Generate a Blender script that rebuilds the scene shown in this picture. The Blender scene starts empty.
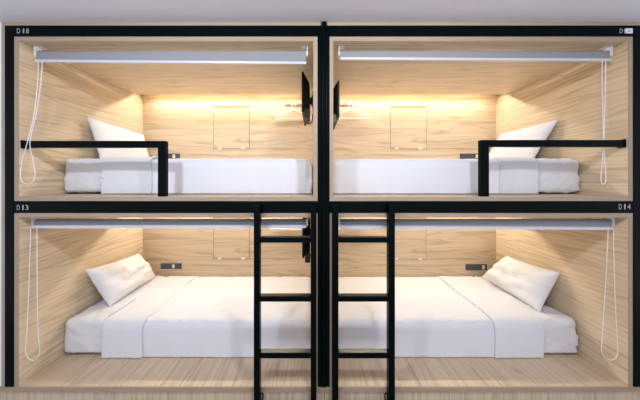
import bpy, bmesh, math, random
from mathutils import Vector, noise
random.seed(4)
S = bpy.context.scene
C = S.collection
P = 0.00685            # metres per unit of the survey grid on the front plane
D = 252 * P            # camera distance to the front plane
ZC = 1.75              # eye height
BACK = D * (1/0.58 - 1)
def X(u): return (u - 314) * P
def Z(v): return ZC + (179 - v) * P

# ------------------------------------------------------------------ materials
def new_mat(name):
    m = bpy.data.materials.new(name); m.use_nodes = True
    return m, m.node_tree.nodes, m.node_tree.links, m.node_tree.nodes['Principled BSDF']
def plain(name, col, rough=0.5, metal=0.0, emit=None, strength=0, bump=0, bscale=200, sheen=0, spec=0.5):
    m = plain_(name, col, rough, metal, emit, strength, bump, bscale, sheen); m.node_tree.nodes['Principled BSDF'].inputs['Specular IOR Level'].default_value = spec; return m
def plain_(name, col, rough=0.5, metal=0.0, emit=None, strength=0, bump=0, bscale=200, sheen=0):
    m, n, l, b = new_mat(name)
    tc = n.new('ShaderNodeTexCoord'); nz = n.new('ShaderNodeTexNoise'); nz.inputs['Scale'].default_value = bscale
    nz.inputs['Detail'].default_value = 3
    l.new(tc.outputs['Object'], nz.inputs['Vector'])
    mx = n.new('ShaderNodeMix'); mx.data_type = 'RGBA'
    mx.inputs[6].default_value = (*[c*0.95 for c in col], 1); mx.inputs[7].default_value = (*[min(1, c*1.05) for c in col], 1)
    l.new(nz.outputs['Fac'], mx.inputs[0]); l.new(mx.outputs[2], b.inputs['Base Color'])
    b.inputs['Roughness'].default_value = rough; b.inputs['Metallic'].default_value = metal
    if sheen: b.inputs['Sheen Weight'].default_value = sheen
    if emit:
        b.inputs['Emission Color'].default_value = (*emit, 1); b.inputs['Emission Strength'].default_value = strength
    if bump:
        bp = n.new('ShaderNodeBump'); bp.inputs['Strength'].default_value = bump; bp.inputs['Distance'].default_value = 0.002
        l.new(nz.outputs['Fac'], bp.inputs['Height']); l.new(bp.outputs['Normal'], b.inputs['Normal'])
    return m
def wood(name, axis, light, dark, k=1.0, rough=0.45):
    """oak laminate, grain running along the given axis"""
    m, n, l, b = new_mat(name)
    tc = n.new('ShaderNodeTexCoord')
    def mapped(along, across):
        mp = n.new('ShaderNodeMapping')
        sc = [across*k]*3; sc['xyz'.index(axis)] = along*k
        mp.inputs['Scale'].default_value = sc
        l.new(tc.outputs['Object'], mp.inputs['Vector']); return mp.outputs['Vector']
    def nz(vec, scale, detail, dist, rgh=0.55):
        t = n.new('ShaderNodeTexNoise'); t.inputs['Scale'].default_value = scale; t.inputs['Detail'].default_value = detail
        t.inputs['Distortion'].default_value = dist; t.inputs['Roughness'].default_value = rgh
        l.new(vec, t.inputs['Vector']); return t.outputs['Fac']
    big = nz(mapped(0.42, 6.5), 1.5, 2, 0.7, 0.4)
    # growth-ring bands: sine of a stretched noise field
    mu = n.new('ShaderNodeMath'); mu.operation = 'MULTIPLY'; mu.inputs[1].default_value = 48; l.new(big, mu.inputs[0])
    sn = n.new('ShaderNodeMath'); sn.operation = 'SINE'; l.new(mu.outputs[0], sn.inputs[0])
    r1 = n.new('ShaderNodeMapRange'); r1.inputs[1].default_value = -1; r1.inputs[2].default_value = 1; l.new(sn.outputs[0], r1.inputs[0])
    pw = n.new('ShaderNodeMath'); pw.operation = 'POWER'; pw.inputs[1].default_value = 5.0; l.new(r1.outputs[0], pw.inputs[0])
    mid = nz(mapped(0.6, 30), 1.5, 4, 0.5)
    fine = nz(mapped(1.2, 110), 1.5, 2, 0.0)
    def add(a, wa, bb, wb):
        x = n.new('ShaderNodeMath'); x.operation = 'MULTIPLY'; x.inputs[1].default_value = wa; l.new(a, x.inputs[0])
        y = n.new('ShaderNodeMath'); y.operation = 'MULTIPLY_ADD'; y.inputs[1].default_value = wb; l.new(bb, y.inputs[0]); l.new(x.outputs[0], y.inputs[2])
        return y.outputs[0]
    s = add(pw.outputs[0], 0.24, mid, 0.60); s = add(s, 1.0, fine, 0.16)
    cr = n.new('ShaderNodeValToRGB'); cr.color_ramp.elements[0].position = 0.25; cr.color_ramp.elements[0].color = (*light, 1)
    cr.color_ramp.elements[1].position = 0.90; cr.color_ramp.elements[1].color = (*dark, 1)
    l.new(s, cr.inputs[0]); l.new(cr.outputs[0], b.inputs['Base Color'])
    b.inputs['Roughness'].default_value = rough; b.inputs['Specular IOR Level'].default_value = 0.3
    return m
LIGHT, DARK = (0.755, 0.61, 0.425), (0.41, 0.29, 0.165)
M = dict(
    wood_x=wood('oak_grain_across', 'x', LIGHT, DARK),
    wood_y=wood('oak_grain_deep', 'y', LIGHT, DARK),
    floor_y=wood('oak_floor_grain', 'y', (0.69,0.545,0.39), (0.35,0.25,0.16)),
    wood_z=wood('oak_grain_upright', 'z', (0.69,0.545,0.39), (0.35,0.25,0.16)),
    edge=wood('oak_edge_band', 'x', (0.42,0.315,0.225), (0.32,0.235,0.165)),
    edgez=wood('oak_edge_band_upright', 'z', (0.42,0.315,0.225), (0.32,0.235,0.165)),
    steel=plain('black_painted_steel', (0.0012,0.0032,0.0036), 0.27, 0.0, bump=0.05, spec=0.05),
    tread=plain('steel_painted_reflection', (0.05,0.05,0.035), 0.28, 0.6, bump=0.05),  # olive reflection on the tread tops, put into the base colour
    linen=plain('white_linen', (0.74,0.74,0.765), 0.85, bump=0.12, bscale=500, sheen=0.2),
    linen2=plain('white_cotton_pillowcase', (0.78,0.77,0.77), 0.85, bump=0.12, bscale=500, sheen=0.2),
    ceil=plain('matt_white_ceiling_paint', (0.86,0.855,0.885), 0.9),
    wall=plain('matt_white_wall_paint', (0.80,0.82,0.88), 0.9),
    ground=plain('grey_floor', (0.38,0.36,0.34), 0.5),
    blind=plain('grey_blind_fabric', (0.27,0.27,0.28), 0.8, bump=0.2, bscale=900),
    white=plain('white_plastic', (0.82,0.82,0.84), 0.35),
    hem=plain('white_aluminium_bar', (0.62,0.62,0.68), 0.3, 0.1),
    black=plain('black_tv_plastic', (0.006,0.006,0.007), 0.4, spec=0.2),
    screen=plain('dark_glass', (0.004,0.004,0.005), 0.08),
    bracket=plain('dark_grey_metal', (0.035,0.033,0.03), 0.35, 0.8),
    chrome=plain('brushed_chrome', (0.55,0.55,0.57), 0.25, 1.0),
    brass=plain('brass_slot', (0.42,0.27,0.11), 0.4, 0.3),
    socket=plain('slate_grey_socket', (0.06,0.07,0.09), 0.45),
    button=plain('cream_button', (0.85,0.80,0.62), 0.4),
    ink=plain('pale_lettering', (0.38,0.38,0.36), 0.6),
    sticker=plain('white_sticker', (0.75,0.77,0.80), 0.6),
    blue=plain('blue_ink', (0.15,0.25,0.65), 0.6),
    led=plain('led_diffuser', (0.9,0.9,0.85), 0.5, emit=(1.0,0.84,0.58), strength=5),
    gap=plain('shadow_gap_edge', (0.20,0.13,0.07), 0.7),
)
# ------------------------------------------------------------------ helpers
def empty(name, loc, label, cat, group=None):
    o = bpy.data.objects.new(name, None); C.objects.link(o); o.location = loc; o.empty_display_size = 0.1
    o['label'] = label; o['category'] = cat
    if group: o['group'] = group
    return o
def obj(name, bm, m, parent=None, smooth=False, label=None, cat=None, group=None, kind=None, origin=None):
    me = bpy.data.meshes.new(name)
    bmesh.ops.recalc_face_normals(bm, faces=bm.faces)
    off = Vector((0,0,0))
    if parent is not None:
        off = Vector(parent.location); q = parent.parent
        while q: off += Vector(q.location); q = q.parent
    loc = Vector(origin) if origin is not None else off
    bmesh.ops.translate(bm, verts=bm.verts, vec=-loc)
    bm.to_mesh(me); bm.free()
    o = bpy.data.objects.new(name, me); C.objects.link(o)
    if parent is not None: o.parent = parent
    o.location = loc - off if parent is not None else loc
    me.materials.append(m)
    if smooth:
        for p in me.polygons: p.use_smooth = True
    if label: o['label'] = label
    if cat: o['category'] = cat
    if group: o['group'] = group
    if kind: o['kind'] = kind
    return o
def box(bm, x0, x1, y0, y1, z0, z1, bev=0.0, seg=2):
    if x0 > x1: x0, x1 = x1, x0
    if z0 > z1: z0, z1 = z1, z0
    vs = [bm.verts.new((x, y, z)) for x in (x0, x1) for y in (y0, y1) for z in (z0, z1)]
    fs = [(0,1,3,2),(4,6,7,5),(0,4,5,1),(2,3,7,6),(0,2,6,4),(1,5,7,3)]
    F = [bm.faces.new([vs[i] for i in f]) for f in fs]
    if bev:
        es = list({e for f in F for e in f.edges})
        bmesh.ops.bevel(bm, geom=es, offset=bev, segments=seg, affect='EDGES', profile=0.5)
    return bm
def B(*a, **k):
    return box(bmesh.new(), *a, **k)
def tube(bm, pts, r, n=8, closed=False):
    pts = [Vector(p) for p in pts]; rings = []
    N = len(pts); up = None
    for i, p in enumerate(pts):
        a = pts[(i-1) % N] if (closed or i > 0) else p
        b = pts[(i+1) % N] if (closed or i < N-1) else p
        t = (b - a).normalized()
        if up is None:
            up = Vector((0,1,0)) if abs(t.y) < 0.9 else Vector((1,0,0))
        s = t.cross(up).normalized(); w = s.cross(t).normalized(); up = w
        rings.append([bm.verts.new(p + r*(math.cos(q)*s + math.sin(q)*w)) for q in [2*math.pi*j/n for j in range(n)]])
    for i in range(N if closed else N-1):
        A, Bq = rings[i], rings[(i+1) % N]
        for j in range(n): bm.faces.new((A[j], A[(j+1) % n], Bq[(j+1) % n], Bq[j]))
    if not closed:
        bm.faces.new(rings[0]); bm.faces.new(rings[-1][::-1])
    return bm
def spline(pts, k=8, closed=False):
    pts = [Vector(p) for p in pts]; n = len(pts); out = []
    for i in range(n if closed else n-1):
        g = lambda j: pts[j % n] if closed else pts[max(0, min(n-1, j))]
        a, b, c, d = g(i-1), g(i), g(i+1), g(i+2)
        for s in range(k):
            t = s / k
            out.append(0.5*((2*b) + (-a+c)*t + (2*a-5*b+4*c-d)*t*t + (-a+3*b-3*c+d)*t**3))
    if not closed: out.append(pts[-1])
    return out
def rounded_box(x0, x1, y0, y1, z0, z1, r, step=0.025, rb=None):
    """dense box pulled onto a rounded box; rb = bottom radius"""
    bm = bmesh.new()
    nx, ny, nz = [max(2, round((b-a)/step)) for a, b in ((x0,x1),(y0,y1),(z0,z1))]
    V = {}
    def v(i,j,k):
        if (i,j,k) not in V: V[i,j,k] = bm.verts.new((x0+(x1-x0)*i/nx, y0+(y1-y0)*j/ny, z0+(z1-z0)*k/nz))
        return V[i,j,k]
    for i in range(nx):
        for j in range(ny):
            for k in (0,nz): bm.faces.new((v(i,j,k),v(i+1,j,k),v(i+1,j+1,k),v(i,j+1,k)))
    for i in range(nx):
        for k in range(nz):
            for j in (0,ny): bm.faces.new((v(i,j,k),v(i+1,j,k),v(i+1,j,k+1),v(i,j,k+1)))
    for j in range(ny):
        for k in range(nz):
            for i in (0,nx): bm.faces.new((v(i,j,k),v(i,j+1,k),v(i,j+1,k+1),v(i,j,k+1)))
    rb = r if rb is None else rb
    for w in bm.verts:
        p = w.co; rr = r if p.z > (z0+z1)/2 else rb
        q = Vector((min(max(p.x,x0+rr),x1-rr), min(max(p.y,y0+rr),y1-rr), min(max(p.z,z0+rr),z1-rr)))
        d = p - q
        if d.length > 1e-6: w.co = q + d.normalized()*min(rr, d.length) if d.length > rr else p
    return bm
def wrinkle(bm, f):
    bm.normal_update()
    mv = [(v, v.normal.copy()*f(v.co)) for v in bm.verts]
    for v, d in mv: v.co += d
    return bm

# ------------------------------------------------------------------ the room
def slab(name, x0,x1,y0,y1,z0,z1,m): return obj(name, B(x0,x1,y0,y1,z0,z1), M[m], kind='structure')
TOP = Z(22.3)
slab('floor', -4.2, 4.2, -4.5, BACK+0.25, -0.1, 0.0, 'ground')
slab('ceiling', -4.2, 4.2, -4.5, BACK+0.25, TOP, TOP+0.12, 'ceil')
obj('wall_left', box(B(-4.2, X(1.9), 0.0, BACK+0.1, Z(386.3), TOP), -4.2, X(-18.3), 0.0, BACK+0.1, 0.0, Z(386.3)), M['wall'], kind='structure')
obj('wall_right', box(B(X(645.6), 4.2, 0.0, BACK+0.1, Z(386.3), TOP), X(660.3), 4.2, 0.0, BACK+0.1, 0.0, Z(386.3)), M['wall'], kind='structure')
slab('wall_back', -4.2, 4.2, BACK+0.10, BACK+0.25, 0.0, TOP, 'wall')
# slim oak casing round the whole unit
bm = bmesh.new()
box(bm, X(2.1), X(5.8), -0.004, 0.10, Z(386.3), Z(22.6))
box(bm, X(641.5), X(645.4), -0.004, 0.10, Z(386.3), Z(22.6))
obj('trim_1', bm, M['edgez'], kind='structure')
obj('trim_2', box(B(X(5.8), X(320.6), -0.004, 0.10, Z(25.9), Z(22.6)), X(327.4), X(641.5), -0.004, 0.10, Z(25.9), Z(22.6)), M['edge'], kind='structure')

# ------------------------------------------------------------------ steel frame
fr = empty('steel_framework', (X(324), 0.04, Z(386.2)), 'black steel post-and-beam frame holding all four sleeping pods', 'frame')
FY0, FY1 = -0.008, 0.075
for a, b in ((5.9,14.6),(632.3,641.4)):
    obj('post', B(X(a), X(b), FY0, FY1, Z(386.2), Z(26), bev=0.003), M['steel'], fr)
for a, b in ((317.9,322.0),(325.8,329.6)):
    obj('post', B(X(a), X(b), FY0, FY1, Z(386.2), Z(26), bev=0.005), M['steel'], fr)
obj('cover_strip', B(X(322.05), X(325.75), FY0-0.006, FY1, Z(386.2), Z(22.4), bev=0.004), M['steel'], fr)
for (v0, v1) in ((26,36.8),(201.4,212.4)):
    obj('beam', B(X(14.7), X(317.8), FY0, FY1, Z(v1), Z(v0), bev=0.003), M['steel'], fr)
    obj('beam', B(X(329.7), X(632.2), FY0, FY1, Z(v1), Z(v0), bev=0.003), M['steel'], fr)
def lettering(s, u0, v0, v1, width, m='ink', name='pod_number', label=None):
    cu = bpy.data.curves.new('t', 'FONT'); cu.body = s; cu.size = 1; cu.extrude = 0.0; cu.resolution_u = 3
    t = bpy.data.objects.new('t', cu); C.objects.link(t)
    dg = bpy.context.evaluated_depsgraph_get(); dg.update()
    me = bpy.data.meshes.new_from_object(t.evaluated_get(dg)); bpy.data.objects.remove(t)
    bm = bmesh.new(); bm.from_mesh(me)
    xs = [v.co.x for v in bm.verts]; ys = [v.co.y for v in bm.verts]
    x0, x1, y0, y1 = min(xs), max(xs), min(ys), max(ys)
    for v in bm.verts:
        v.co = Vector((X(u0) + (v.co.x-x0)/(x1-x0)*width*P, FY0-0.001, Z(v1) + (v.co.y-y0)/(y1-y0)*(v1-v0)*P))
    r = bmesh.ops.extrude_face_region(bm, geom=bm.faces[:])
    bmesh.ops.translate(bm, verts=[g for g in r['geom'] if isinstance(g, bmesh.types.BMVert)], vec=(0,0.0009,0))
    return obj(name, bm, M[m], fr, label=label)
def number(chars, lab):
    for ch, u, v0, v1, w in chars: lettering(ch, u, v0, v1, w, name='letter' if ch.isalpha() else 'digit', label='pale %s %s of the number %s' % ('letter' if ch.isalpha() else 'digit', ch, lab))
number([('D',18.4,29.2,34.0,3.2),('1',24.4,29.2,34.0,1.2),('8',27.4,29.2,34.0,2.9)], 'D 18')
lettering('D', 618.2, 29.3, 33.8, 2.8, name='letter', label='pale letter D beside the sticker')
lettering('1', 622.6, 29.5, 33.8, 1.6, name='digit', label='pale digit 1 half under the sticker')
number([('D',18.4,204.8,209.8,2.8),('1',23.8,204.8,209.8,1.2),('3',26.9,204.8,209.8,2.8)], 'D 13')
number([('D',617.4,204,209.2,2.8),('1',622.7,204,209.2,1.2),('4',625.8,204,209.2,3.2)], 'D 14')
obj('sticker', B(X(624.0), X(631.0), FY0-0.002, FY0-0.0006, Z(34.2), Z(29.2)), M['sticker'], fr, label='small white sticker over the number')
lettering('a', 626.2, 30.6, 32.9, 2.4, 'blue', 'sticker_mark').location.y -= 0.0015

# ------------------------------------------------------------------ platform under the lower pods
pf = empty('platform_base', (0.07, 0.6, 0), 'long oak laminate platform with drawer-height front under both lower pods', 'platform')
obj('top_board', B(X(-18), X(660), 0.0, BACK+0.09, Z(391.4), Z(386.4)), M['floor_y'], pf)
obj('edge_band', B(X(-18), X(660), -0.008, 0.0, Z(391.4), Z(386.4), bev=0.0015), M['edge'], pf)
for a, b in ((-18,324),(324.6,660)):
    obj('front_panel', B(X(a), X(b), 0.004, 0.03, 0.0, Z(391.6)), M['wood_z'], pf)

# ------------------------------------------------------------------ pods
SL = BACK - 0.16      # lip of the light slot
def pod(u0, u1, vtop, vbot, where, lower, num):
    x0, x1 = X(u0), X(u1); t = 4.3*P
    zt, zb = Z(vtop), Z(vbot)
    e = empty('sleeping_pod', ((x0+x1)/2, 0.6, zb), '%s oak-lined sleeping pod, numbered %s' % (where, num) if num else '%s oak-lined sleeping pod, its number half covered by a sticker' % where, 'bunk pod', None)
    ztt = zt + t
    zbb = zb if lower else zb - t
    obj('side_panel', B(x0-t, x0, 0, BACK+0.02, zb, ztt), M['wood_y'], e)
    obj('side_panel', B(x1, x1+t, 0, BACK+0.02, zb, ztt), M['wood_y'], e)
    obj('back_panel', B(x0, x1, BACK, BACK+0.02, zb, zt+0.055), M['wood_x'], e)
    obj('ceiling_panel', B(x0, x1, 0, SL, zt, ztt), M['wood_x'], e)
    if not lower: obj('floor_panel', B(x0-t, x1+t, 0, BACK+0.02, zbb, zb-0.0005), M['floor_y'], e)
    # front edge bands
    obj('edge_band', B(x0-t, x0, -0.003, -0.0002, zbb, ztt), M['edgez'], e)
    obj('edge_band', B(x1, x1+t, -0.003, -0.0002, zbb, ztt), M['edgez'], e)
    obj('edge_band', B(x0, x1, -0.003, -0.0002, zt, ztt), M['edge'], e)
    if not lower: obj('edge_band', B(x0, x1, -0.003, -0.0002, zbb, zb), M['edge'], e)
    # LED trough above the ceiling lip
    bm = bmesh.new(); box(bm, x0, x1, SL-0.02, BACK, zt+0.056, zt+0.064); box(bm, x0, x1, SL-0.02, SL-0.012, ztt, zt+0.056)
    obj('light_trough', bm, M['wood_x'], e)
    w = 0.14
    led = obj('led_strip', B(x0+w, x1-w, BACK-0.111, BACK-0.089, zt+0.046, zt+0.0555), M['led'], e, label='glowing warm white light strip')
    ld = bpy.data.lights.new('led_light', 'AREA'); ld.shape = 'RECTANGLE'; ld.size = (x1-x0)-2*w; ld.size_y = 0.02
    ld.energy = LED_W; ld.color = (1.0, 0.92, 0.81)
    lo = bpy.data.objects.new('led_light', ld); C.objects.link(lo); lo.location = ((x0+x1)/2, BACK-0.10, zt+0.0455); lo.rotation_euler = (math.radians(-28), 0, 0)
    return e
LED_W = 19
UT, UB, LT, LB = 41.2, 196.7, 217.4, 386.4
LX, RX = (19.0, 313.2), (333.2, 628.0)
pod(*LX, UT, UB, 'upper left', False, 'D 18')
pod(*RX, UT, UB, 'upper right', False, None)
pod(*LX, LT, LB, 'lower left', True, 'D 13')
pod(*RX, LT, LB, 'lower right', True, 'D 14')

# ------------------------------------------------------------------ bedding
YF = 0.284
def bedding(ux0, ux1, vb, head, where, seed, cuts):
    """head = -1: pillow end on the left, +1: on the right"""
    zb = Z(vb) + 0.001; x0, x1 = X(ux0), X(ux1); H = 0.272
    lower = vb > 300
    if where.startswith('lower'): no = 'white fitted-sheet mattress in the %s pod, tucked against the oak side wall' % where
    else: no = 'white fitted-sheet mattress in the %s pod behind the guard rail' % where
    y0, y1 = YF+0.005, BACK-0.016
    so = Vector((seed*7.3, seed*3.1, 0))
    bm = rounded_box(x0+(0.004 if head<0 else 0.014), x1-(0.004 if head>0 else 0.014), y0, y1, zb, zb+H, 0.045, 0.02, 0.03)
    def w1(c):
        hx = c.x if head < 0 else -c.x
        a = noise.noise(Vector((c.x*7, c.y*5, c.z*16))+so)*0.005
        b = abs(noise.noise(Vector((c.x*12+c.z*14, c.y*9, c.z*12))+so))*0.018 
        q = c.x*10 + c.z*16 if head < 0 else -c.x*10 + c.z*16
        ridge = 1 - abs(noise.noise(Vector((q, c.y*7, c.z*4))+so))*2
        w = a - b + 0.010*max(0, ridge)**4
        under = c.x > cuts[0]*P-0.02 if head < 0 else c.x < cuts[0]*P+0.02
        return min(w, 0.0) if under else w
    wrinkle(bm, w1)
    zmin = min(v.co.z for v in bm.verts)
    for v in bm.verts: v.co.z += zb - zmin
    for v in bm.verts:
        v.co.x = min(max(v.co.x, X(ux0 - 0.4)), X(ux1 + 0.4)); v.co.y = min(v.co.y, BACK-0.012)
    xm = (x0+x1)/2
    obj('mattress', bm, M['linen'], None, True, no, 'mattress', None, None, origin=(xm, (y0+y1)/2, zb))
    # duvet: shell over top, front, back and foot
    def shell(g, xa, xb, thick, fn, zlow, endcut=None):
        b2 = rounded_box(x0-g*0.3 if head > 0 else x0-0.3, x1+g*0.3 if head < 0 else x1+0.3, y0-g, y1+min(g,0.010), zb-0.05, zb+H+g, 0.058+g*0.5, 0.02, 0.03)
        geo = lambda: b2.verts[:]+b2.edges[:]+b2.faces[:]
        bmesh.ops.bisect_plane(b2, geom=geo(), plane_co=(0,0,zlow), plane_no=(0,0,-1), clear_outer=True)
        if xa is not None: bmesh.ops.bisect_plane(b2, geom=geo(), plane_co=(xa,0,0), plane_no=(-1,0,0), clear_outer=True)
        if xb is not None: bmesh.ops.bisect_plane(b2, geom=geo(), plane_co=(xb,0,0), plane_no=(1,0,0), clear_outer=True)
        b2.normal_update()
        wrinkle(b2, fn)
        return b2
    def w2(c):
        a = noise.noise(Vector((c.x*5, c.y*4, c.z*7))+so)*0.006
        foot = (x1 - c.x) if head < 0 else (c.x - x0)
        fz = math.exp(-(foot/0.07)**2)
        a += fz*noise.noise(Vector((c.x*45, c.y*30, c.z*5))+so)*0.018
        side = max(0, 1-(c.z-zb)/0.16)
        a += noise.noise(Vector((c.x*22, c.y*5, c.z*4))+so)*0.006*side
        return a
    u_band0, u_band1 = cuts            # band edges (survey units on the front plane)
    xb0, xb1 = (314+u_band0-314)*P, (314+u_band1-314)*P
    if head < 0: dv = shell(0.012, xb1-0.05, None, 0.006, w2, zb+0.004)
    else: dv = shell(0.012, None, xb1+0.05, 0.006, w2, zb+0.004)
    for v in dv.verts:
        v.co.x = min(max(v.co.x, X(ux0)-0.003), X(ux1)+0.006)
        v.co.y = min(v.co.y, BACK-0.004)
    o = obj('duvet', dv, M['linen'], None, True,
        'white duvet tucked over the mattress in the %s pod' % where, 'duvet', None, None, origin=(xm, (y0+y1)/2, zb))
    md = o.modifiers.new('thick', 'SOLIDIFY'); md.thickness = 0.006; md.offset = -1
    a, b = (xb0, xb1) if head < 0 else (xb1, xb0)
    bd = shell(0.025, a, b, 0.008, lambda c: w2(c)+noise.noise(Vector((c.x*9, c.y*6, c.z*9))+so)*0.002, zb+0.004)
    amp = 0.010
    for v in bd.verts:       # slightly wavy hems
        if abs(v.co.x-a) < 1e-4 or abs(v.co.x-b) < 1e-4:
            v.co.x += noise.noise(Vector((v.co.x, v.co.y*5, v.co.z*5))+so)*amp
        v.co.y = min(v.co.y, BACK-0.002)
    q = obj('turned_down_fold', bd, M['linen'], o, True, label='turned-down double layer at the pillow end')
    md = q.modifiers.new('thick', 'SOLIDIFY'); md.thickness = 0.012; md.offset = -1
bedding(19.6, 311.8, UB, -1, 'upper left', 1, (-244.5, -188))
bedding(335.5, 627.3, UB, 1, 'upper right', 2, (260, 215))
bedding(19.6, 311.8, LB, -1, 'lower left', 3, (-244.5, -198))
bedding(335.5, 625.0, LB, 1, 'lower right', 4, (266, 209.5))

# ------------------------------------------------------------------ pillows
def pillow(nt, ft, fb, nb, thick, label, seed):
    """corners: near-top, far-top, far-bottom, near-bottom (world)"""
    nt, ft, fb, nb = map(Vector, (nt, ft, fb, nb)); so = Vector((seed*5.1, 2, seed))
    N = 34; nrm = ((ft-nt).cross(nb-nt)).normalized(); bm = bmesh.new(); G = {}
    for side in (1, -1):
        for i in range(N+1):
            for j in range(N+1):
                if side == -1 and (i in (0,N) or j in (0,N)): G[side,i,j] = G[1,i,j]; continue
                u, v = 2*i/N-1, 2*j/N-1
                k = 0.055
                uu = u*(1 - k*(1-v*v)); vv = v*(1 - k*(1-u*u))
                s, t = (uu+1)/2, (vv+1)/2
                p = nt.lerp(ft, s).lerp(nb.lerp(fb, s), t)
                h = ((1-abs(u)**2.4)*(1-abs(v)**2.4))**0.62
                w = noise.noise(Vector((u*2.6, v*2.6, side*3))+so)*0.24 + abs(noise.noise(Vector((u*5, v*5, side*2))+so))*-0.12
                edge = (1-max(abs(u), abs(v)))
                cr = math.sin(math.atan2(v, u)*14+seed)*0.05*max(0, 1-edge*3)
                p = p + nrm*side*thick*h*(1+w+cr)
                p.x = min(max(p.x, X(19.4)), X(627.6)); p.y = min(p.y, BACK-0.006)   # pressed against the walls
                G[side,i,j] = bm.verts.new(p)
        for i in range(N):
            for j in range(N):
                f = [G[side,i,j], G[side,i+1,j], G[side,i+1,j+1], G[side,i,j+1]]
                bm.faces.new(f if side > 0 else f[::-1])
    o = obj('pillow', bm, M['linen2'], None, True, label, 'pillow', None, None, origin=(nb+fb)/2)
    return o
mtU, mtL = Z(UB)+0.272, Z(LB)+0.272
pillow((X(25.5), .46, mtU+.40), (X(26.5), 1.19, mtU+.36), (X(38), 1.19, mtU+.012), (X(38), .50, mtU+.012), 0.085, 'white pillow propped on the upper left bed, its pointed corner raised against the oak wall', 1)
pillow((X(624), .45, mtU+.37), (X(622.5), 1.12, mtU+.36), (X(598), 1.19, mtU+.012), (X(603), .55, mtU+.012), 0.08, 'white pillow leaning on the right side wall on the upper right bed', 2)
pillow((X(27.0), .43, mtL+.37), (X(29.0), 1.08, mtL+.32), (X(47), 1.20, mtL+.015), (X(50), .50, mtL+.015), 0.125, 'white pillow leaning on the left oak wall on the lower left bed', 3)
pillow((X(622), .43, mtL+.345), (X(618), 1.00, mtL+.32), (X(595), 1.18, mtL+.015), (X(594), .41, mtL+.012), 0.12, 'white pillow leaning on the right oak wall on the lower right bed', 4)

# ------------------------------------------------------------------ guard rails
def guard(uw, up0, up1, vr0, vr1, label):
    g = empty('guard_rail', (X((up0+up1)/2), 0.03, Z(UB)), label, 'guard rail', None)
    y0, y1 = 0.012, 0.05
    lo, hi = min(uw, up0), max(uw, up1)
    obj('rail', B(X(lo), X(hi), y0, y1, Z(vr1), Z(vr0), bev=0.003), M['steel'], g)
    obj('post', B(X(up0), X(up1), y0, y1, Z(UB)+0.0005, Z(vr1)-0.0005, bev=0.003), M['steel'], g)
    a = X(uw); s = 1 if uw < 314 else -1
    obj('end_plate', B(a - s*0.010, a - s*0.0005, y0-0.004, y1+0.004, Z(vr1)-0.004, Z(vr0)+0.004, bev=0.001), M['steel'], g)
guard(20.6, 156.5, 164.3, 140.5, 147.4, 'black steel guard rail across the pillow end of the upper left bed')
guard(626.4, 482.5, 490.5, 139.6, 146.6, 'black steel guard rail across the pillow end of the upper right bed')

# ------------------------------------------------------------------ ladders
def ladder(a, b, ztops, label):
    lx = [(u + 0)*P for u in (*a, *b)]
    g = empty('bunk_ladder', ((lx[0]+lx[3])/2, -0.035, 0), label, 'ladder', None)
    y0, y1 = -0.062, -0.010
    zt = ZC - 25.5*P
    for k in (0, 2):
        obj('rail', B(lx[k], lx[k+1], y0, y1, 0.0, zt, bev=0.003), M['steel'], g)
        obj('hook', B(lx[k]+0.004, lx[k+1]-0.004, y1+0.0002, -0.0085, zt-0.09, zt-0.004, bev=0.0004), M['steel'], g)
    for v in (56.2, 113.2, 168.0, 222.5):
        bm = B(lx[1]+0.0005, lx[2]-0.0005, y0+0.003, y1-0.003, ZC-(v+5.4)*P, ZC-v*P-0.003, bev=0.002)
        t = obj('tread', bm, M['steel'], g)
        obj('tread_top', B(lx[1]+0.004, lx[2]-0.004, y0+0.006, y1-0.006, ZC-v*P-0.003, ZC-v*P), M['tread'], t, label='standing surface with a painted-in olive reflection')
    for s, u in ((1, lx[1]), (-1, lx[2])) :
        if (a[0] < 0) == (s > 0):
            obj('foot_bracket', tube(bmesh.new(), spline([(u+s*0.004,-0.012,Z(398)), (u+s*0.012,-0.014,Z(397)), (u+s*0.012,-0.014,Z(393)), (u+s*0.004,-0.012,Z(391.5))], 5), 0.004), M['steel'], g, True)
ladder((-58.2,-52.4), (-3.2,2.4), 0, 'black steel ladder in front of pod D 13, left of the two')
ladder((17.6,23.6), (72.0,78.2), 0, 'black steel ladder in front of pod D 14, right of the two')

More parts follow.
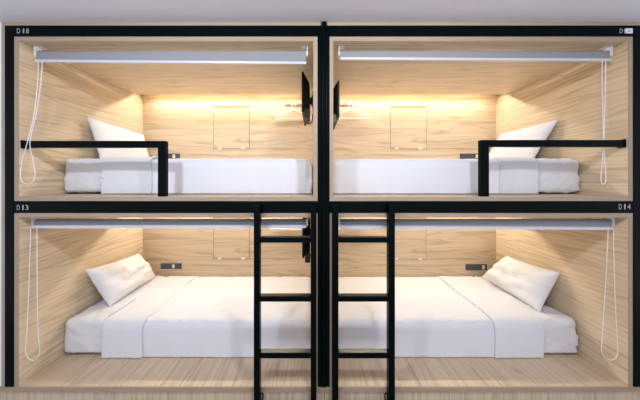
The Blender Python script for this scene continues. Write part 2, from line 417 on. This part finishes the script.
# ------------------------------------------------------------------ roller blinds
def circ(cx, cz, r, n=20): return [(cx+r*math.cos(2*math.pi*i/n), cz+r*math.sin(2*math.pi*i/n)) for i in range(n)]
def blind(u0, u1, vt, where, dl, dr, cords, side, low):
    y = 0.085; x0, x1 = X(u0), X(u1); zt = Z(vt)
    g = empty('roller_blind', ((x0+x1)/2, y, zt), 'grey roller blind rolled up under the ceiling of the %s pod' % where, 'blind', None)
    r = 0.024; zc = zt - 0.024 - r
    bm = bmesh.new(); tube(bm, [(x0+0.012, y, zc), (x1-0.012, y, zc)], r, 28)
    obj('fabric_roll', bm, M['blind'], g, True)
    # short drop of fabric and the hem bar, hanging slightly out of level
    zl, zr = ZC + dl*P + 0.016, ZC + dr*P + 0.016
    bm = bmesh.new()
    f = [(x0+0.014, zc+0.008), (x1-0.014, zc+0.008), (x1-0.014, zr), (x0+0.014, zl)]
    va = [bm.verts.new((p[0], y-r-0.0005, p[1])) for p in f]; vb = [bm.verts.new((p[0], y-r+0.0005, p[1])) for p in f]
    bm.faces.new(va); bm.faces.new(vb[::-1])
    for i in range(4): bm.faces.new((va[i], vb[i], vb[(i+1)%4], va[(i+1)%4]))
    obj('fabric_drop', bm, M['blind'], g)
    bm = bmesh.new()
    va = []
    for (x, zz) in ((x0+0.010, zl), (x1-0.010, zr)):
        va.append([bm.verts.new((x, y-r+a, zz+b)) for a, b in ((-0.009,-0.016),(0.009,-0.016),(0.009,0.0),(0.0,0.004),(-0.009,0.0))])
    for i in range(5): bm.faces.new((va[0][i], va[0][(i+1)%5], va[1][(i+1)%5], va[1][i]))
    bm.faces.new(va[0]); bm.faces.new(va[1][::-1])
    obj('hem_bar', bm, M['hem'], g, label='white bottom bar')
    for xa, s in ((x0, 1), (x1, -1)):
        bm = bmesh.new()
        box(bm, xa, xa+s*0.004, y-r-0.004, y+r, zc-r, zt-0.0005)
        box(bm, xa, xa+s*0.045, y-0.022, y+r, zt-0.004, zt-0.0005)
        tube(bm, [(xa+s*0.004, y, zc), (xa+s*0.011, y, zc)], r*0.9, 20)
        obj('bracket', bm, M['white'], g, label='white end bracket')
    # bead chain loop
    pts = [(a*P, dd, ZC+b*P) for a, b, dd in cords]
    obj('bead_chain', tube(bmesh.new(), spline(pts, 8), 0.0023, 6), M['white'], g, True, label='thin white bead chain hanging in a loop')
def c(pts, yb=0.052):
    v0, v1 = pts[0][1], max(p[1] for p in pts); out = []
    for a, b in pts:
        yy = 0.052 + (yb-0.052)*min(1, (b-v0)/(v1-v0)*1.5); k = D/(D+yy)
        out.append(((a-314)/k, (179-b)/k, yy))
    return out
blind(24.5, 307.5, UT, 'upper left', 120.8, 118.6, c([(38.5,61),(37.5,85),(34,115),(28,140),(23,158),(20.5,172),(22,181),(27.5,184),(33.5,181),(35,172),(32.5,158),(30,142),(36,115),(40.5,85),(42.5,61)], -0.02), -1, False)
blind(339.5, 622.5, UT, 'upper right', 123.2, 121.8, c([(602,60),(602.5,95),(603.2,130),(603,152),(601.5,170),(601,180),(603.3,184.5),(605.8,180),(605.5,170),(604.2,152),(604.3,130),(605.2,95),(605.6,60)]), 1, False)
blind(22.0, 307.5, LT, 'lower left', -50.8, -50.6, c([(30.8,226),(29.3,275),(28,310),(26.3,340),(25.3,350),(27.5,357),(33,360.5),(38.5,356),(39.8,348),(38.3,335),(37.6,310),(37.1,275),(37,226)], -0.004), -1, True)
blind(339.5, 624.5, LT, 'lower right', -51.2, -52.4, c([(608.2,229),(606.5,265),(604.5,300),(602,340),(601.5,350),(604,357),(609.5,360),(616,358),(618,350),(617,335),(615.2,300),(614,265),(613.6,229)]), 1, True)

# ------------------------------------------------------------------ back-wall fittings
def xb(px): return (px-314)/0.58*P
def zbk(py): return ZC + (179-py)/0.58*P
def flap(px0, px1, py0, py1, slot, where):
    x0, x1, z0, z1 = xb(px0), xb(px1), zbk(py1), zbk(py0)
    y = BACK
    g = empty('fold_down_table', ((x0+x1)/2, y-0.01, z0), 'oak fold-down flap table shut flat against the back wall of the %s pod' % where, 'fold-down table', None)
    bm = bmesh.new(); w = 0.0045
    for a in ((x0-w,x0,z0-w,z1+w),(x1,x1+w,z0-w,z1+w),(x0,x1,z0-w,z0),(x0,x1,z1,z1+w)): box(bm, a[0],a[1], y-0.0015, y-0.0002, a[2],a[3])
    obj('shadow_gap', bm, M['gap'], g)
    top = z1-0.022
    obj('flap_panel', B(x0, x1, y-0.004, y-0.0002, z0, top, bev=0.001), M['wood_x'], g)
    obj('finger_slot', B(x0, x1, y-0.005, y-0.0002, top+0.0005, z1, bev=0.001), M['brass'], g, label='brass-brown finger slot')
    for xx in (x0+0.07, x1-0.07):
        obj('hinge', B(xx-0.022, xx+0.022, y-0.012, y-0.0045, z0-0.008, z0+0.012, bev=0.003), M['white'], g, label='small white hinge')
flap(213.8, 249.2, 106.3, 148.4, 1, 'upper left')
flap(390.6, 426.3, 106.3, 148.6, 1, 'upper right')
flap(213.8, 249.2, 216.5, 258.4, 1, 'lower left')
flap(390.0, 425.8, 216.7, 258.8, 1, 'lower right')
def socket(px0, px1, py0, py1, bt, label):
    x0, x1, z0, z1 = xb(px0), xb(px1), zbk(py1), zbk(py0); y = BACK
    g = empty('power_socket', ((x0+x1)/2, y-0.005, z0), label, 'socket', None)
    obj('face_plate', B(x0, x1, y-0.010, y-0.0003, z0, z1, bev=0.002), M['socket'], g)
    obj('switch', B(xb(bt-1.1), xb(bt+1.3), y-0.014, y-0.0105, z0+0.012, z1-0.012, bev=0.001), M['button'], g, label='cream switch')
    s = -1 if bt > (px0+px1)/2 else 1
    cx = (x0+x1)/2 + s*0.055
    for q in (-0.02, 0.02): obj('socket_hole', tube(bmesh.new(), [(cx+q, y-0.0115, (z0+z1)/2), (cx+q, y-0.0102, (z0+z1)/2)], 0.004, 12), M['black'], g, True)
socket(160.8, 180.2, 153.6, 159.2, 174.3, 'slate grey socket plate half hidden behind the upper left mattress, beside the guard rail post')
socket(459.6, 480.3, 153.6, 159.2, 476.3, 'slate grey socket plate half hidden behind the upper right mattress, beside the guard rail post')
socket(161.0, 181.8, 263.2, 268.8, 173.8, 'slate grey socket plate on the back wall right of the lower left pillow')
socket(465.4, 486.6, 264.0, 270.0, 482.6, 'slate grey socket plate on the back wall left of the lower right pillow')

def hookrail(px0, px1, py, pxh, side, where, hpy=None):
    x0, x1, z = xb(px0), xb(px1), zbk(py); y = BACK
    part_ = 'hidden behind its blind' if 'lower' in where else 'beside the television'
    g = empty('hook_rail', ((x0+x1)/2, y-0.005, z), 'short chrome hook rail in the %s pod, %s' % (where, part_), 'hook rail', None)
    obj('rail_plate', B(x0, x1, y-0.012, y-0.0003, z-0.018, z+0.018, bev=0.003), M['chrome'], g)
    n = 3; hx = [x0 + (x1-x0)*(i+0.5)/n for i in range(n)] 
    xh = xb(pxh); hx = [xh, xh+side*0.075, xh+side*0.15]
    hx = [h for h in hx if x0 < h < x1]
    for h in hx:
        obj('hook', tube(bmesh.new(), spline([(h,y-0.011,z-0.005),(h,y-0.03,z-0.015),(h,y-0.05,z-0.008),(h,y-0.055,z+0.012)], 5), 0.004), M['chrome'], g, True)
    # hanger
    zz = z-0.005 + 0.002; yy = y-0.036
    R = 0.021
    c0 = Vector((xh, yy, zz-R+0.004+0.0))
    hook = [(c0.x+R*math.cos(t), yy, c0.z+R*math.sin(t)) for t in [math.radians(a) for a in range(-20, 231, 25)]]
    hook += [(xh-0.002, yy, c0.z-0.033), (xh, yy, c0.z-0.052)]
    top = (xh, yy, c0.z-0.052); hw = 0.205; zs = c0.z-0.135
    body = spline([(xh, yy, top[2]), (xh-0.05, yy, top[2]-0.018), (xh-hw+0.02, yy, zs+0.014), (xh-hw, yy, zs-0.008), (xh-hw+0.014, yy, zs-0.024),
                   (xh-0.1, yy, zs-0.024), (xh+0.1, yy, zs-0.024), (xh+hw-0.014, yy, zs-0.024), (xh+hw, yy, zs-0.008), (xh+hw-0.02, yy, zs+0.014), (xh+0.05, yy, top[2]-0.018)], 6, True)
    lab = {'upper left':'white plastic hanger on the hook rail of the upper left pod', 'upper right':'white plastic hanger on the hook rail of the upper right pod',
           'lower left':'white plastic hanger behind the blind of the lower left pod', 'lower right':'white plastic hanger behind the blind of the lower right pod'}[where]
    h = empty('clothes_hanger', (xh, yy, zs), lab, 'hanger', None)
    obj('hanger_body', tube(bmesh.new(), body, 0.0068, 8, True), M['white'], h, True)
    obj('hanger_hook', tube(bmesh.new(), hook, 0.005, 8), M['white'], h, True)
hookrail(284.5, 311.5, 104.6, 293.8, 1, 'upper left')
hookrail(327.5, 353.2, 104.4, 350.4, -1, 'upper right')
hookrail(284.0, 311.5, 213.4, 287.5, 1, 'lower left')
hookrail(327.5, 356.0, 213.0, 353.5, -1, 'lower right')

# ------------------------------------------------------------------ televisions on the foot walls
def tv(wall_u, s, off, h0, h1, y0, y1, where):
    """s: direction the screen faces (-1 = left), h in survey units above the eye"""
    xw = X(wall_u); xf = xw + s*off          # screen face
    z0, z1 = ZC+h0*P, ZC+h1*P
    if 'upper' in where: lab = 'black television on the foot wall of the %s pod, beside the hanger' % where
    else: lab = 'black television on the foot wall of the %s pod, partly behind the ladder' % where
    g = empty('television', (xf, (y0+y1)/2, z0), lab, 'television', None)
    yc, zc = (y0+y1)/2, (z0+z1)/2
    obj('screen', B(xf-s*0.001, xf+s*0.0008, y0+0.012, y1-0.012, z0+0.014, z1-0.012), M['screen'], g)
    bm = B(xf-s*0.001, xf-s*0.018, y0, y1, z0, z1, bev=0.004)
    obj('bezel', bm, M['black'], g)
    bm = bmesh.new()   # tapered rear shell
    a = [(y0+.008,z0+.008),(y1-.008,z0+.008),(y1-.008,z1-.008),(y0+.008,z1-.008)]; b = [(y0+.07,z0+.03),(y1-.09,z0+.03),(y1-.09,z1-.07),(y0+.07,z1-.07)]
    va = [bm.verts.new((xf-s*0.018, *q)) for q in a]; vb = [bm.verts.new((xf-s*0.062, *q)) for q in b]
    bm.faces.new(va); bm.faces.new(vb[::-1])
    for i in range(4): bm.faces.new((va[i], va[(i+1)%4], vb[(i+1)%4], vb[i]))
    bmesh.ops.bevel(bm, geom=bm.edges[:], offset=0.005, segments=2, affect='EDGES')
    obj('rear_shell', bm, M['black'], g)
    m = bmesh.new()
    box(m, xw+s*0.0005, xw+s*0.008, yc-0.06, yc+0.06, zc-0.08, zc+0.08, bev=0.001)
    obj('wall_plate', m, M['bracket'], g)
    m = bmesh.new()
    tube(m, [(xw+s*0.008, yc-0.03, zc-0.05), (xw+s*0.008, yc-0.03, zc+0.05)], 0.007, 12)
    box(m, xw+s*0.010, xf-s*0.0622, yc-0.035, yc-0.020, zc-0.03, zc+0.03, bev=0.001)
    obj('swing_arm', m, M['bracket'], g)
    # cables looping from the rear
    m = tube(bmesh.new(), spline([(xf-s*0.026, yc-0.05, z0+0.05), (xf-s*0.045, yc-0.07, z0+0.0), (xf-s*0.05, yc-0.06, z0-0.05), (xw+s*0.012, yc-0.03, z0-0.02), (xw+s*0.006, yc-0.02, z0+0.05)], 6), 0.0045)
    obj('cable', m, M['black'], g, True)
    obj('power_adapter', B(xf-s*0.022, xf-s*0.066, y0+0.02, y0+0.07, z0-0.045, z0+0.03, bev=0.004), M['bracket'], g, label='grey adapter block under the rear')
tv(313.2, -1, 0.094, 79, 126.5, 0.30, 0.85, 'upper left')
tv(333.2, 1, 0.078, 74, 118, 0.34, 0.88, 'upper right')
tv(313.2, -1, 0.090, -93, -47, 0.30, 0.85, 'lower left')
tv(333.2, 1, 0.060, -90, -45, 0.30, 0.85, 'lower right')

# ------------------------------------------------------------------ light
def lamp(name, loc, power, col, size):
    l = bpy.data.lights.new(name, 'AREA'); l.shape = 'DISK'; l.size = size; l.energy = power; l.color = col
    o = bpy.data.objects.new(name, l); C.objects.link(o); o.location = loc
    t = Vector((loc[0]*0.9, 0.2, 1.5)) - Vector(loc); o.rotation_euler = t.to_track_quat('-Z', 'Y').to_euler()
lamp('downlight', (-0.92, -1.36, TOP-0.02), 22, (0.80, 0.87, 1.0), 0.15)
lamp('downlight', (0.62, -1.36, TOP-0.02), 22, (0.90, 0.92, 1.0), 0.15)
w = bpy.data.worlds.new('World'); S.world = w; w.use_nodes = True
bg = w.node_tree.nodes['Background']; bg.inputs[0].default_value = (0.84, 0.88, 1.0, 1); bg.inputs[1].default_value = 0.95

# ------------------------------------------------------------------ camera
cd = bpy.data.cameras.new('Camera'); cam = bpy.data.objects.new('Camera', cd); C.objects.link(cam)
cd.sensor_width = 36; cd.lens = 36*252/640; cd.shift_x = 6/640; cd.shift_y = -21/640
cam.location = (0, -D, ZC); cam.rotation_euler = (math.pi/2, 0, 0); cd.clip_start = 0.02
S.camera = cam
S.view_settings.view_transform = 'Standard'; S.view_settings.look = 'None'; S.view_settings.exposure = 0.27; S.view_settings.gamma = 1

GROUPS = {'bunk pod':'oak sleeping pods of the bunk unit','mattress':'mattresses in the pods','duvet':'duvets on the pod beds','pillow':'pillows on the pod beds','guard rail':'guard rails of the upper pods','ladder':'bunk ladders','blind':'rolled blinds of the pods','fold-down table':'fold-down tables on the back walls','socket':'sockets on the back walls','hook rail':'hook rails on the back walls','hanger':'hangers on the hook rails','television':'pod televisions'}
for o in S.objects:
    if o.parent is None and o.get('category') in GROUPS: o['group'] = GROUPS[o['category']]
